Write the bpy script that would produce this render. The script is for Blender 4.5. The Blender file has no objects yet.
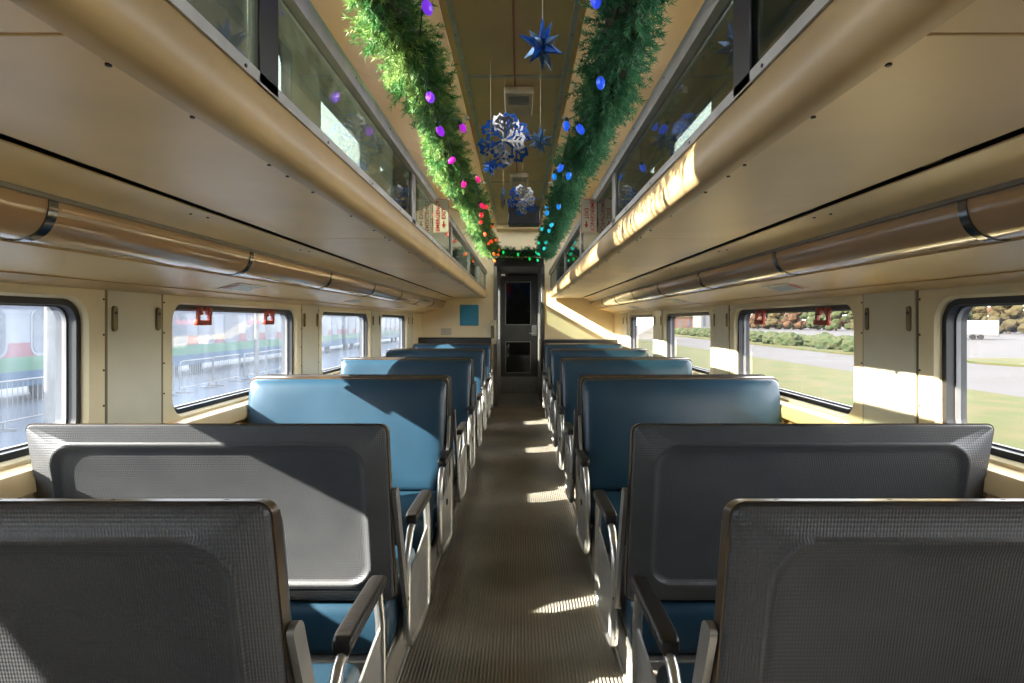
import bpy, bmesh, math, random
from mathutils import Vector, Matrix
import numpy as np

sc = bpy.context.scene
COL = sc.collection
random.seed(7)
R = math.radians

# ------------------------------------------------------------------ camera
cam = bpy.data.cameras.new('camera')
cam_o = bpy.data.objects.new('camera', cam)
COL.objects.link(cam_o)
CX, CZ = 0.028, 1.22
cam_o.location = (CX, 0, CZ)
cam_o.rotation_euler = (R(90), 0, 0)
cam.sensor_width = 36
cam.lens = 600 / 1024 * 36
cam.shift_x = -8 / 1024
cam.shift_y = -20 / 1024
cam.clip_start = 0.02
cam.clip_end = 800
sc.camera = cam_o

# ------------------------------------------------------------------ sky, sun, exposure
w = bpy.data.worlds.new('sky')
sc.world = w
w.use_nodes = True
wn = w.node_tree.nodes
bg = wn['Background']
bg.inputs[0].default_value = (0.96, 0.98, 1.0, 1)
bg.inputs[1].default_value = 6.0

sun = bpy.data.lights.new('sun', 'SUN')
sun.energy = 28.0
sun.angle = R(0.6)
sun.color = (1.0, 0.90, 0.74)
sun_o = bpy.data.objects.new('sun', sun)
COL.objects.link(sun_o)
sun_o.rotation_euler = Vector((1.0, 0.42, -0.57)).to_track_quat('-Z', 'Y').to_euler()

sc.view_settings.view_transform = 'Standard'
sc.view_settings.look = 'None'
sc.view_settings.gamma = 1
sc.view_settings.use_curve_mapping = False
sc.view_settings.exposure = 0.58
sc.cycles.max_bounces = 14
sc.cycles.diffuse_bounces = 9
sc.cycles.glossy_bounces = 4
sc.cycles.transparent_max_bounces = 16
sc.cycles.caustics_reflective = False
sc.cycles.caustics_refractive = False
sc.cycles.sample_clamp_indirect = 6.0

P = 1.83            # window pitch
WX = 1.38           # inner wall plane
OX = 1.465           # outer skin
Y0, Y1 = -1.50, 8.60
KS = [-1, 0, 1, 2, 3]
def wyc(k): return 1.28 + P * k


# daylight portals (guide sky light through each window opening)
for k in KS:
    for s in (-1, 1):
        L = bpy.data.lights.new('window_portal', 'AREA')
        L.shape = 'RECTANGLE'; L.size = 1.36; L.size_y = 0.50
        L.cycles.is_portal = True
        o = bpy.data.objects.new('window_portal', L)
        COL.objects.link(o)
        o.location = (s * 1.515, wyc(k), 1.055)
        o.rotation_euler = Vector((-s, 0, 0)).to_track_quat('-Z', 'Z').to_euler()
        o2 = o.copy(); o2.data = L.copy(); COL.objects.link(o2); o2.data.size_y = 0.80; o2.location.z = 2.51

# ------------------------------------------------------------------ materials
def new_mat(name):
    m = bpy.data.materials.new(name)
    m.use_nodes = True
    return m, m.node_tree.nodes, m.node_tree.links

def mat(name, col, rough=0.5, metal=0.0, var=0.12, scale=6.0, bump=0.0, bscale=60.0, col2=None, coat=0.0, stretch=None, emit=None, es=0.0, spec=None):
    m, n, l = new_mat(name)
    b = n['Principled BSDF']
    b.inputs['Roughness'].default_value = rough
    b.inputs['Metallic'].default_value = metal
    if spec is not None: b.inputs['Specular IOR Level'].default_value = spec
    if coat:
        b.inputs['Coat Weight'].default_value = coat
        b.inputs['Coat Roughness'].default_value = 0.1
    tc = n.new('ShaderNodeTexCoord')
    src = tc.outputs['Object']
    if stretch:
        mp = n.new('ShaderNodeMapping'); mp.inputs['Scale'].default_value = stretch
        l.new(src, mp.inputs[0]); src = mp.outputs[0]
    nz = n.new('ShaderNodeTexNoise'); nz.inputs['Scale'].default_value = scale; nz.inputs['Detail'].default_value = 5
    l.new(src, nz.inputs['Vector'])
    rp = n.new('ShaderNodeValToRGB')
    c2 = col2 or tuple(c * (1 - 2 * var) for c in col)
    rp.color_ramp.elements[0].color = (*c2, 1); rp.color_ramp.elements[0].position = 0.3
    rp.color_ramp.elements[1].color = (*col, 1); rp.color_ramp.elements[1].position = 0.65
    l.new(nz.outputs['Fac'], rp.inputs[0])
    l.new(rp.outputs[0], b.inputs['Base Color'])
    if bump:
        nb = n.new('ShaderNodeTexNoise'); nb.inputs['Scale'].default_value = bscale
        l.new(src, nb.inputs['Vector'])
        bp = n.new('ShaderNodeBump'); bp.inputs['Strength'].default_value = bump; bp.inputs['Distance'].default_value = 0.004
        l.new(nb.outputs['Fac'], bp.inputs['Height']); l.new(bp.outputs[0], b.inputs['Normal'])
    if emit:
        b.inputs['Emission Color'].default_value = (*emit, 1)
        b.inputs['Emission Strength'].default_value = es
    return m

def shell_mat():
    # embossed grey vinyl: rows of small dashes
    m, n, l = new_mat('embossed_grey_vinyl')
    b = n['Principled BSDF']
    b.inputs['Roughness'].default_value = 0.42
    b.inputs['Specular IOR Level'].default_value = 0.6
    tc = n.new('ShaderNodeTexCoord')
    sp = n.new('ShaderNodeSeparateXYZ'); l.new(tc.outputs['Object'], sp.inputs[0])
    def wave(sock, freq, off=None):
        a = n.new('ShaderNodeMath'); a.operation = 'MULTIPLY'; l.new(sock, a.inputs[0]); a.inputs[1].default_value = freq
        if off is not None:
            q = n.new('ShaderNodeMath'); q.operation = 'ADD'; l.new(a.outputs[0], q.inputs[0]); l.new(off, q.inputs[1]); a = q
        c = n.new('ShaderNodeMath'); c.operation = 'SINE'; l.new(a.outputs[0], c.inputs[0])
        return c.outputs[0]
    u = n.new('ShaderNodeMath'); u.operation = 'MULTIPLY'; l.new(sp.outputs['Z'], u.inputs[0]); u.inputs[1].default_value = 450
    s1 = wave(sp.outputs['X'], 640, u.outputs[0])
    u2 = n.new('ShaderNodeMath'); u2.operation = 'MULTIPLY'; l.new(u.outputs[0], u2.inputs[0]); u2.inputs[1].default_value = -1
    s2 = wave(sp.outputs['X'], 640, u2.outputs[0])
    mul = n.new('ShaderNodeMath'); mul.operation = 'MULTIPLY'; l.new(s1, mul.inputs[0]); l.new(s2, mul.inputs[1])
    bp = n.new('ShaderNodeBump'); bp.inputs['Strength'].default_value = 0.35; bp.inputs['Distance'].default_value = 0.0011
    l.new(mul.outputs[0], bp.inputs['Height']); l.new(bp.outputs[0], b.inputs['Normal'])
    nz = n.new('ShaderNodeTexNoise'); nz.inputs['Scale'].default_value = 7
    l.new(tc.outputs['Object'], nz.inputs['Vector'])
    rp = n.new('ShaderNodeValToRGB')
    rp.color_ramp.elements[0].color = (0.040, 0.043, 0.049, 1); rp.color_ramp.elements[1].color = (0.084, 0.086, 0.091, 1)
    ad = n.new('ShaderNodeMath'); ad.operation = 'MULTIPLY_ADD'; l.new(mul.outputs[0], ad.inputs[0]); ad.inputs[1].default_value = 0.07; l.new(nz.outputs['Fac'], ad.inputs[2])
    l.new(ad.outputs[0], rp.inputs[0]); l.new(rp.outputs[0], b.inputs['Base Color'])
    return m

def glass_mat(name, tint, dirt, dirt_col, streak=(1, 1.5, 0.4), refl=0.06):
    m, n, l = new_mat(name)
    n.remove(n['Principled BSDF'])
    out = n['Material Output']
    tr = n.new('ShaderNodeBsdfTransparent'); tr.inputs[0].default_value = (*tint, 1)
    gl = n.new('ShaderNodeBsdfGlossy'); gl.inputs['Roughness'].default_value = 0.03
    lf = n.new('ShaderNodeLayerWeight'); lf.inputs[0].default_value = 0.5
    pw = n.new('ShaderNodeMath'); pw.operation = 'POWER'; l.new(lf.outputs['Facing'], pw.inputs[0]); pw.inputs[1].default_value = 5
    lw = n.new('ShaderNodeMath'); lw.operation = 'MULTIPLY_ADD'; l.new(pw.outputs[0], lw.inputs[0]); lw.inputs[1].default_value = 0.9; lw.inputs[2].default_value = refl
    mx = n.new('ShaderNodeMixShader'); l.new(lw.outputs[0], mx.inputs[0]); l.new(tr.outputs[0], mx.inputs[1]); l.new(gl.outputs[0], mx.inputs[2])
    df = n.new('ShaderNodeBsdfTranslucent'); df.inputs[0].default_value = (*dirt_col, 1)
    dd = n.new('ShaderNodeBsdfDiffuse'); dd.inputs[0].default_value = (*dirt_col, 1)
    md = n.new('ShaderNodeMixShader'); md.inputs[0].default_value = 0.4; l.new(df.outputs[0], md.inputs[1]); l.new(dd.outputs[0], md.inputs[2])
    tc = n.new('ShaderNodeTexCoord'); mp = n.new('ShaderNodeMapping'); mp.inputs['Scale'].default_value = streak
    l.new(tc.outputs['Object'], mp.inputs[0])
    nz = n.new('ShaderNodeTexNoise'); nz.inputs['Scale'].default_value = 9; nz.inputs['Detail'].default_value = 6
    l.new(mp.outputs[0], nz.inputs['Vector'])
    mr = n.new('ShaderNodeMapRange'); l.new(nz.outputs['Fac'], mr.inputs[0])
    mr.inputs[1].default_value = 0.3; mr.inputs[2].default_value = 0.75; mr.inputs[3].default_value = dirt * 0.5; mr.inputs[4].default_value = dirt * 1.5
    m2 = n.new('ShaderNodeMixShader'); l.new(mr.outputs[0], m2.inputs[0]); l.new(mx.outputs[0], m2.inputs[1]); l.new(md.outputs[0], m2.inputs[2])
    l.new(m2.outputs[0], out.inputs[0])
    return m

M = {}
M['cream'] = mat('cream_paint', (0.84, 0.73, 0.48), 0.42, var=0.05, scale=3)
M['panel'] = mat('pale_panel_paint', (0.66, 0.63, 0.49), 0.35, var=0.04, scale=4)
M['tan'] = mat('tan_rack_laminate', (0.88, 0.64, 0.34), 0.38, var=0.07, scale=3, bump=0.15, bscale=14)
M['rim'] = mat('dull_window_rim', (0.16, 0.16, 0.165), 0.5, 0.3)
M['clamp'] = mat('dark_chrome', (0.22, 0.22, 0.23), 0.16, 0.9)
M['deck'] = mat('pale_deck_paint', (0.72, 0.62, 0.42), 0.5)
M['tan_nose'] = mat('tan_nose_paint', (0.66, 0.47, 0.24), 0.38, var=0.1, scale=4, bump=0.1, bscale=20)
M['fascia'] = mat('honey_fascia_paint', (0.86, 0.64, 0.34), 0.36, var=0.06, scale=3)
M['cove'] = mat('cove_tan_paint', (0.70, 0.46, 0.20), 0.5, var=0.08, scale=2)
M['ceil'] = mat('ceiling_panel_paint', (0.68, 0.52, 0.26), 0.5, var=0.1, scale=2.5)
M['amber'] = mat('amber_plastic_cover', (0.62, 0.41, 0.23), 0.16, var=0.06, scale=2, coat=0.6, stretch=(1, 0.3, 1))
M['chrome'] = mat('brushed_aluminium', (0.72, 0.72, 0.70), 0.28, 0.9, var=0.08, scale=20)
M['alu'] = mat('satin_aluminium', (0.46, 0.455, 0.44), 0.42, 0.6, var=0.1, scale=12)
M['alu_dark'] = mat('dull_grey_metal', (0.34, 0.33, 0.31), 0.42, 0.6, var=0.1, scale=12)
M['black'] = mat('black_rubber', (0.012, 0.012, 0.014), 0.45, var=0.1)
M['dark'] = mat('dark_recess', (0.03, 0.025, 0.02), 0.7, var=0.1)
M['pad'] = mat('black_armrest_vinyl', (0.018, 0.016, 0.015), 0.38, var=0.15, scale=30, bump=0.2, bscale=120)
M['shell'] = shell_mat()
M['bronze'] = mat('worn_bronze_edge', (0.12, 0.075, 0.036), 0.28, 0.4, var=0.2, scale=14, col2=(0.04, 0.03, 0.025))
M['blue'] = mat('blue_vinyl', (0.018, 0.055, 0.095), 0.33, var=0.1, scale=5, bump=0.12, bscale=18)
M['bluecush'] = mat('blue_seat_vinyl', (0.018, 0.058, 0.10), 0.4, var=0.12, scale=6, bump=0.15, bscale=14)
M['base'] = mat('grey_pedestal_paint', (0.42, 0.39, 0.33), 0.45, var=0.1, scale=7)
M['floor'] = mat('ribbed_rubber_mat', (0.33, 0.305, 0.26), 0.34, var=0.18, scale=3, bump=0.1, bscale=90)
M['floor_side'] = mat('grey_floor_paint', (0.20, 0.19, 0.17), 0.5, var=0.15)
M['red'] = mat('red_plastic', (0.42, 0.05, 0.025), 0.4, var=0.1)
M['screw'] = mat('dark_screw_metal', (0.06, 0.05, 0.045), 0.4, 0.5)
M['brass'] = mat('brass_latch_metal', (0.22, 0.18, 0.10), 0.4, 0.6)
M['sign'] = mat('cream_sign_plastic', (0.80, 0.75, 0.60), 0.5, var=0.03)
M['signred'] = mat('red_lettering', (0.62, 0.03, 0.03), 0.5, var=0.03)
M['labelgreen'] = mat('pale_green_label', (0.50, 0.55, 0.40), 0.4, var=0.3, scale=60)
M['poster'] = mat('blue_notice_paper', (0.03, 0.25, 0.42), 0.5, var=0.05)
M['paper'] = mat('pale_notice_paper', (0.6, 0.55, 0.45), 0.6, var=0.1, scale=50)
M['doorm'] = mat('dark_door_metal', (0.09, 0.088, 0.082), 0.35, 0.3, var=0.15, scale=4)
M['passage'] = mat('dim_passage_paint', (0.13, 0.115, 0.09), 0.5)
M['darkbox'] = mat('black_box_plastic', (0.012, 0.013, 0.02), 0.4)
M['part'] = mat('black_partition', (0.02, 0.02, 0.022), 0.35)
M['plastic_w'] = mat('vent_plastic', (0.62, 0.52, 0.34), 0.45)
M['blind'] = mat('seam_brown', (0.30, 0.10, 0.03), 0.5)
M['glassL'] = glass_mat('hazy_window_glass', (0.90, 0.95, 1.0), 0.055, (0.62, 0.76, 1.0), (1, 1.2, 0.35))  # dirt film, with the sky's blue tint put into its colour
M['glassR'] = glass_mat('clear_window_glass', (0.97, 0.98, 0.98), 0.010, (0.8, 0.86, 0.95), (1, 1.2, 0.35))
M['rackglass'] = glass_mat('rack_panel_glass', (0.45, 0.50, 0.46), 0.07, (0.20, 0.24, 0.20), (2, 2, 2))
M['doorglass'] = glass_mat('dark_door_glass', (0.25, 0.25, 0.25), 0.05, (0.2, 0.2, 0.2), (2, 2, 2))
M['foil_blue'] = mat('blue_foil', (0.03, 0.20, 0.95), 0.25, 0.2, var=0.25, scale=30)
M['foil_silver'] = mat('silver_foil', (0.36, 0.36, 0.36), 0.3, 0.5, var=0.1, scale=30)
M['foil_steel'] = mat('steel_blue_foil', (0.22, 0.42, 0.80), 0.25, 0.3, var=0.25, scale=30)
M['thread'] = mat('pale_thread', (0.7, 0.6, 0.4), 0.6)
M['cord'] = mat('dark_green_cord', (0.01, 0.06, 0.03), 0.5)
M['stem'] = mat('garland_core', (0.02, 0.03, 0.012), 0.8)
def needle_mat(name, a, b_):
    m, n, l = new_mat(name)
    b = n['Principled BSDF']; b.inputs['Roughness'].default_value = 0.5
    tc = n.new('ShaderNodeTexCoord'); nz = n.new('ShaderNodeTexNoise'); nz.inputs['Scale'].default_value = 9
    l.new(tc.outputs['Object'], nz.inputs['Vector'])
    rp = n.new('ShaderNodeValToRGB'); rp.color_ramp.elements[0].position = 0.42; rp.color_ramp.elements[1].position = 0.62
    rp.color_ramp.elements[0].color = (*a, 1); rp.color_ramp.elements[1].color = (*b_, 1)
    l.new(nz.outputs['Fac'], rp.inputs[0]); l.new(rp.outputs[0], b.inputs['Base Color'])
    tl = n.new('ShaderNodeBsdfTranslucent'); l.new(rp.outputs[0], tl.inputs[0])
    mx = n.new('ShaderNodeMixShader'); mx.inputs[0].default_value = 0.3
    l.new(b.outputs[0], mx.inputs[1]); l.new(tl.outputs[0], mx.inputs[2]); l.new(mx.outputs[0], n['Material Output'].inputs[0])
    return m
M['needle_sunlit'] = needle_mat('sunlit_green_tinsel_needles', (0.05, 0.20, 0.05), (0.26, 0.42, 0.12))  # sunlight on the left garland is put into this lighter colour
M['needleR'] = needle_mat('deep_green_tinsel_needles', (0.03, 0.16, 0.07), (0.08, 0.28, 0.12))  # darker copy of the needles, no sunlight in its colour
# outdoors
M['asphalt'] = mat('asphalt', (0.045, 0.055, 0.075), 0.9, var=0.1, scale=0.3, spec=0.1)
M['road'] = mat('pale_road', (0.047, 0.045, 0.048), 0.9, var=0.06, scale=0.2, spec=0.1)
M['grass'] = mat('autumn_grass', (0.030, 0.038, 0.011), 0.95, scale=0.8, col2=(0.052, 0.043, 0.020), spec=0.1)
M['hedge'] = mat('hedge_leaves', (0.018, 0.030, 0.012), 0.9, scale=2.0, col2=(0.036, 0.036, 0.018), spec=0.1)
M['leaf_a'] = mat('russet_leaves', (0.060, 0.032, 0.018), 0.9, scale=0.6, col2=(0.02, 0.015, 0.01), spec=0.1)
M['leaf_b'] = mat('olive_leaves', (0.040, 0.035, 0.016), 0.9, scale=0.6, col2=(0.028, 0.02, 0.01), spec=0.1)
M['trunk'] = mat('bark', (0.05, 0.04, 0.03), 0.9, spec=0.1)
M['trailer'] = mat('white_trailer_paint', (0.10, 0.10, 0.10), 0.4, var=0.03, spec=0.1)
M['tyre'] = mat('tyre', (0.01, 0.01, 0.01), 0.7, spec=0.1)
M['tw'] = mat('train_white', (0.09, 0.10, 0.125), 0.4, var=0.05, scale=1, spec=0.1)
M['tr'] = mat('train_red', (0.08, 0.018, 0.028), 0.5, var=0.05, scale=1, spec=0.1)
M['tg'] = mat('train_green', (0.018, 0.065, 0.036), 0.5, var=0.05, scale=1, spec=0.1)
M['tb'] = mat('train_blue', (0.006, 0.028, 0.06), 0.5, var=0.05, scale=1, spec=0.1)
M['tglass'] = mat('train_window_dark', (0.05, 0.06, 0.08), 0.3, spec=0.1)
M['galv'] = mat('galvanised_rail', (0.10, 0.10, 0.11), 0.5, 0.2, spec=0.1)
M['bldg'] = mat('pale_building', (0.10, 0.10, 0.10), 0.8, spec=0.1)
M['bldg2'] = mat('red_building', (0.09, 0.04, 0.035), 0.8, spec=0.1)

# ------------------------------------------------------------------ helpers
class MB:
    def __init__(self): self.bm = bmesh.new()
    def box(self, x0, x1, y0, y1, z0, z1, bev=0.0, seg=1, mtx=None):
        t = bmesh.new()
        bmesh.ops.create_cube(t, size=1)
        for v in t.verts:
            v.co = Vector(((x0 + x1) / 2 + v.co.x * abs(x1 - x0), (y0 + y1) / 2 + v.co.y * abs(y1 - y0), (z0 + z1) / 2 + v.co.z * abs(z1 - z0)))
        if bev > 0:
            bmesh.ops.bevel(t, geom=t.edges[:] , offset=bev, segments=seg, affect='EDGES', profile=0.5)
        if mtx: t.transform(mtx)
        self.merge(t); return self
    def merge(self, t):
        me = bpy.data.meshes.new('t'); t.to_mesh(me); t.free()
        self.bm.from_mesh(me); bpy.data.meshes.remove(me)
    def poly(self, pts): 
        vs = [self.bm.verts.new(p) for p in pts]
        self.bm.faces.new(vs); return self
    def loops(self, loops, cap0=False, cap1=False, closed=True):
        L = [[self.bm.verts.new(p) for p in lp] for lp in loops]
        for a, b in zip(L, L[1:]):
            n = len(a)
            for i in range(n if closed else n - 1):
                j = (i + 1) % n
                self.bm.faces.new((a[i], a[j], b[j], b[i]))
        if cap0: self.bm.faces.new(list(reversed(L[0])))
        if cap1: self.bm.faces.new(L[-1])
        return self
    def profile(self, pts, y0, y1):
        # closed (x,z) profile extruded along y
        return self.loops([[(x, y0, z) for x, z in pts], [(x, y1, z) for x, z in pts]], True, True)
    def cyl(self, c, r, h, axis='Z', n=12, r2=None):
        c = Vector(c)
        ax = {'X': Vector((1, 0, 0)), 'Y': Vector((0, 1, 0)), 'Z': Vector((0, 0, 1))}[axis]
        u = ax.orthogonal().normalized(); v = ax.cross(u)
        r2 = r if r2 is None else r2
        lp = lambda rr, o: [c + ax * o + (u * math.cos(2 * math.pi * i / n) + v * math.sin(2 * math.pi * i / n)) * rr for i in range(n)]
        return self.loops([lp(r, -h / 2), lp(r2, h / 2)], True, True)
    def tube(self, pts, r, n=10):
        pts = [Vector(p) for p in pts]; rings = []
        ref = None
        for i, p in enumerate(pts):
            d = (pts[min(i + 1, len(pts) - 1)] - pts[max(i - 1, 0)]).normalized()
            if ref is None: ref = d.orthogonal().normalized()
            u = (ref - d * ref.dot(d)).normalized(); ref = u; v = d.cross(u)
            rr = r[i] if isinstance(r, (list, tuple)) else r
            rings.append([p + (u * math.cos(2 * math.pi * k / n) + v * math.sin(2 * math.pi * k / n)) * rr for k in range(n)])
        return self.loops(rings, True, True)
    def build(self, name, m, parent=None, smooth=True, angle=40, loc=None):
        bm = self.bm
        bmesh.ops.recalc_face_normals(bm, faces=bm.faces[:])
        if smooth:
            for f in bm.faces: f.smooth = True
            lim = math.cos(R(angle))
            for e in bm.edges:
                if len(e.link_faces) == 2 and e.link_faces[0].normal.dot(e.link_faces[1].normal) < lim: e.smooth = False
        me = bpy.data.meshes.new(name); bm.to_mesh(me); bm.free()
        me.materials.append(M[m] if isinstance(m, str) else m)
        o = bpy.data.objects.new(name, me); COL.objects.link(o)
        if parent: o.parent = parent
        if loc: o.location = loc
        return o

def empty(name, loc=(0, 0, 0), **kw):
    o = bpy.data.objects.new(name, None); o.empty_display_size = 0.1
    COL.objects.link(o); o.location = loc
    for k, v in kw.items(): o[k] = v
    return o
def tag(o, label=None, cat=None, group=None, kind=None):
    if label: o['label'] = label
    if cat: o['category'] = cat
    if group: o['group'] = group
    if kind: o['kind'] = kind
    return o
def part(name, src, parent, loc=None, rot=None):
    o = src.copy() if isinstance(src, bpy.types.Object) else bpy.data.objects.new(name, src)
    o.name = name
    COL.objects.link(o); o.parent = parent
    if loc is not None: o.location = loc
    if rot is not None: o.rotation_euler = rot
    return o
def copy_tree(o, parent=None):
    c = o.copy(); COL.objects.link(c); c.parent = parent
    for ch in list(o.children): copy_tree(ch, c)
    return c
ORD = ['first', 'second', 'third', 'fourth', 'fifth', 'sixth', 'seventh', 'eighth', 'ninth', 'tenth', 'eleventh', 'twelfth']
def side(s): return 'left' if s < 0 else 'right'

def rrect(u0, u1, v0, v1, r, n=6):
    pts = []
    for cu, cv, a0 in ((u1 - r, v1 - r, 0), (u0 + r, v1 - r, 90), (u0 + r, v0 + r, 180), (u1 - r, v0 + r, 270)):
        for i in range(n + 1):
            a = R(a0 + 90 * i / n)
            pts.append((cu + r * math.cos(a), cv + r * math.sin(a)))
    return pts

# screw mesh shared
def screw_mesh(r=0.006, axis='X', h=0.004, name='screw', m='screw'):
    o = MB().cyl((0, 0, 0), r, h, axis, 8).build(name, m)
    me = o.data; bpy.data.objects.remove(o); return me
SCR = {a: screw_mesh(0.0042, axis=a, h=0.003) for a in 'XYZ'}
SCRs = screw_mesh(0.0036, 'X', 0.003)

# ------------------------------------------------------------------ setting: floor
fl = tag(empty('floor'), kind='structure')
AW = 0.385
pts = []
nrib = 58; pitch = 2 * AW / nrib
for i in range(nrib):
    x = -AW + i * pitch
    pts += [(x, 0.0), (x + pitch * 0.40, 0.0), (x + pitch * 0.52, 0.0035), (x + pitch * 0.88, 0.0035)]
pts += [(AW, 0.0), (AW, -0.03), (-AW, -0.03)]
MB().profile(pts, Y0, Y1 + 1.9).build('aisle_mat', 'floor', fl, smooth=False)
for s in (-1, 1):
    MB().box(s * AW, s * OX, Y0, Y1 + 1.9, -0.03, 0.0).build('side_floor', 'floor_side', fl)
    MB().box(s * (AW - 0.004), s * (AW + 0.012), Y0, Y1, 0.0, 0.012, 0.003).build('edge_strip', 'alu', fl)
# undercar so that no light leaks
MB().box(-OX, OX, Y0 - 0.1, Y1 + 2.1, -0.2, -0.031).build('underframe', 'dark', fl)

# ------------------------------------------------------------------ setting: side walls with window openings
APH = 0.68; APZ0, APZ1 = 0.825, 1.300; APR = 0.085; WZ0, WZ1 = 0.60, 1.338
walls = {}
for s in (-1, 1):
    wr = tag(empty('wall_' + side(s)), kind='structure'); walls[s] = wr
    MB().box(s * WX, s * OX, Y0, Y1, 0.0, WZ0).build('lower_wall', 'cream', wr)
    MB().box(s * 1.40, s * OX, Y0, Y1, WZ1, 1.62).build('upper_wall', 'cream', wr)
    edges = [Y0] + [wyc(k) + P / 2 for k in KS[:-1]] + [Y1]
    for i, k in enumerate(KS):
        ya, yb = edges[i], edges[i + 1]
        yc = wyc(k)
        inner = rrect(yc - APH, yc + APH, APZ0, APZ1, APR, 6)
        inner2 = rrect(yc - APH + 0.008, yc + APH - 0.008, APZ0 + 0.008, APZ1 - 0.008, APR - 0.008, 6)
        outer = []
        for (y, z) in inner:
            dy, dz = y - yc, z - (APZ0 + APZ1) / 2
            ty = ((yb - yc) if dy > 0 else (ya - yc)) / dy if abs(dy) > 1e-6 else 1e9
            zz = (WZ1 if dz > 0 else WZ0) - (APZ0 + APZ1) / 2
            tz = zz / dz if abs(dz) > 1e-6 else 1e9
            t = min(ty, tz)
            outer.append([yc + dy * t, (APZ0 + APZ1) / 2 + dz * t])
        # snap one point per corner to the true corners
        for cy, cz in ((yb, WZ1), (ya, WZ1), (ya, WZ0), (yb, WZ0)):
            j = min(range(len(outer)), key=lambda q: (outer[q][0] - cy) ** 2 + (outer[q][1] - cz) ** 2)
            outer[j] = [cy, cz]
        mb = MB()
        mb.loops([[(s * WX, y, z) for y, z in outer], [(s * WX, y, z) for y, z in inner],
                  [(s * (WX + 0.012), y, z) for y, z in inner2], [(s * (OX), y, z) for y, z in inner2],
                  [(s * OX, y, z) for y, z in outer]])
        mb.build('window_surround', 'cream', wr, angle=30)
    # piers between the windows
    ps = MB().box(-0.008, 0.004, -0.155, 0.155, -0.36, 0.335, 0.003).build('pier_panel', 'panel', wr)
    ms = ps.data; bpy.data.objects.remove(ps)
    lt = MB().loops([[(-0.006 * s, y, z) for y, z in rrect(-0.013, 0.013, -0.045, 0.045, 0.012)], [(-0.013 * s, y, z) for y, z in rrect(-0.011, 0.011, -0.043, 0.043, 0.010)]], True, True)
    lto = lt.build('latch_plate', 'brass', wr); lm = lto.data; bpy.data.objects.remove(lto)
    ho = MB().cyl((-0.0135 * s, 0, 0.02), 0.006, 0.003, 'X', 8).build('keyhole', 'black', wr); hm = ho.data; bpy.data.objects.remove(ho)
    st = MB().box(-0.002, 0.002, -0.006, 0.006, -0.36, 0.335).build('pier_seam', 'brass', wr); sm = st.data; bpy.data.objects.remove(st)
    for k in [-1, 0, 1, 2, 3]:
        yc = wyc(k) + P / 2 + 0.005
        if yc > Y1 - 0.1: yc = 8.20
        p = part('pier_panel', ms, wr, (s * (WX + 0.002), yc, 0.995))
        for dy in (-0.125, 0.125):
            q = part('latch_plate', lm, p, (0, dy, 0.235))
            part('keyhole', hm, q, (0, 0, 0))
        for dy in (-0.172, 0.172):
            for zz in (0.30, 0.18, 0.06, -0.06, -0.18):
                part('screw', SCRs, p, (-s * 0.003, dy, zz))
            part('seam_strip', sm, p, (-s * 0.001, dy * 0.925, 0))
    # inner sill rail and heater casing
    MB().profile([(s * WX, 0.815), (s * 1.335, 0.805), (s * 1.322, 0.785), (s * 1.325, 0.745), (s * 1.345, 0.735), (s * WX, 0.735)], Y0, Y1).build('sill_rail', 'fascia', wr)
    MB().profile([(s * WX, 0.72), (s * 1.35, 0.71), (s * 1.31, 0.66), (s * 1.31, 0.60), (s * WX, 0.58)], Y0, Y1).build('heater_casing', 'fascia', wr)
    # sloped fascia over the windows
    MB().profile([(s * 1.38, 1.332), (s * 1.325, 1.356), (s * 1.30, 1.362), (s * 1.18, 1.392), (s * 1.145, 1.402), (s * 1.15, 1.42), (s * 1.42, 1.42), (s * 1.42, 1.315)], Y0, Y1).build('lower_fascia', 'fascia', wr)
    MB().profile([(s * 1.383, 1.326), (s * 1.374, 1.327), (s * 1.33, 1.350), (s * 1.34, 1.358), (s * 1.383, 1.34)], Y0, Y1).build('cover_strip', 'tan_nose', wr)
    MB().profile([(s * 0.930, 1.553), (s * 1.005, 1.532), (s * 1.028, 1.508), (s * 1.05, 1.508), (s * 1.05, 1.568), (s * 1.0, 1.557), (s * 0.930, 1.557)], Y0, Y1).build('upper_fascia', 'fascia', wr)
    MB().profile([(s * 1.034, 1.512), (s * 1.034, 1.498), (s * 1.046, 1.498), (s * 1.05, 1.515)], Y0, Y1).build('channel_strip', 'alu_dark', wr)
    MB().profile([(s * 1.062, 1.515), (s * 1.165, 1.424), (s * 1.40, 1.424), (s * 1.40, 1.61), (s * 1.062, 1.61)], Y0, Y1).build('fixture_backing', 'dark', wr)
    MB().box(s * 0.898, s * 1.05, Y0, Y1, 1.570, 1.576).build('gap_shade_strip', 'dark', wr)  # dark strip over the slot, painting in its shade
    for i in range(8):
        part('screw', SCR['Z'], wr, (s * 0.96, 0.9 + i * 0.9, 1.542))
        part('screw', SCR['Z'], wr, (s * 0.95, 0.98 + i * 0.9, 1.545))
    # gap clips seen in the dark slot
    cm = MB().box(-0.010, 0.010, -0.03, 0.03, -0.003, 0.003, 0.001).build('gap_clip', 'brass', wr); cmd = cm.data; bpy.data.objects.remove(cm)
    for i in range(12):
        part('gap_clip', cmd, wr, (s * 0.914, 0.75 + i * 0.55, 1.566))

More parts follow.
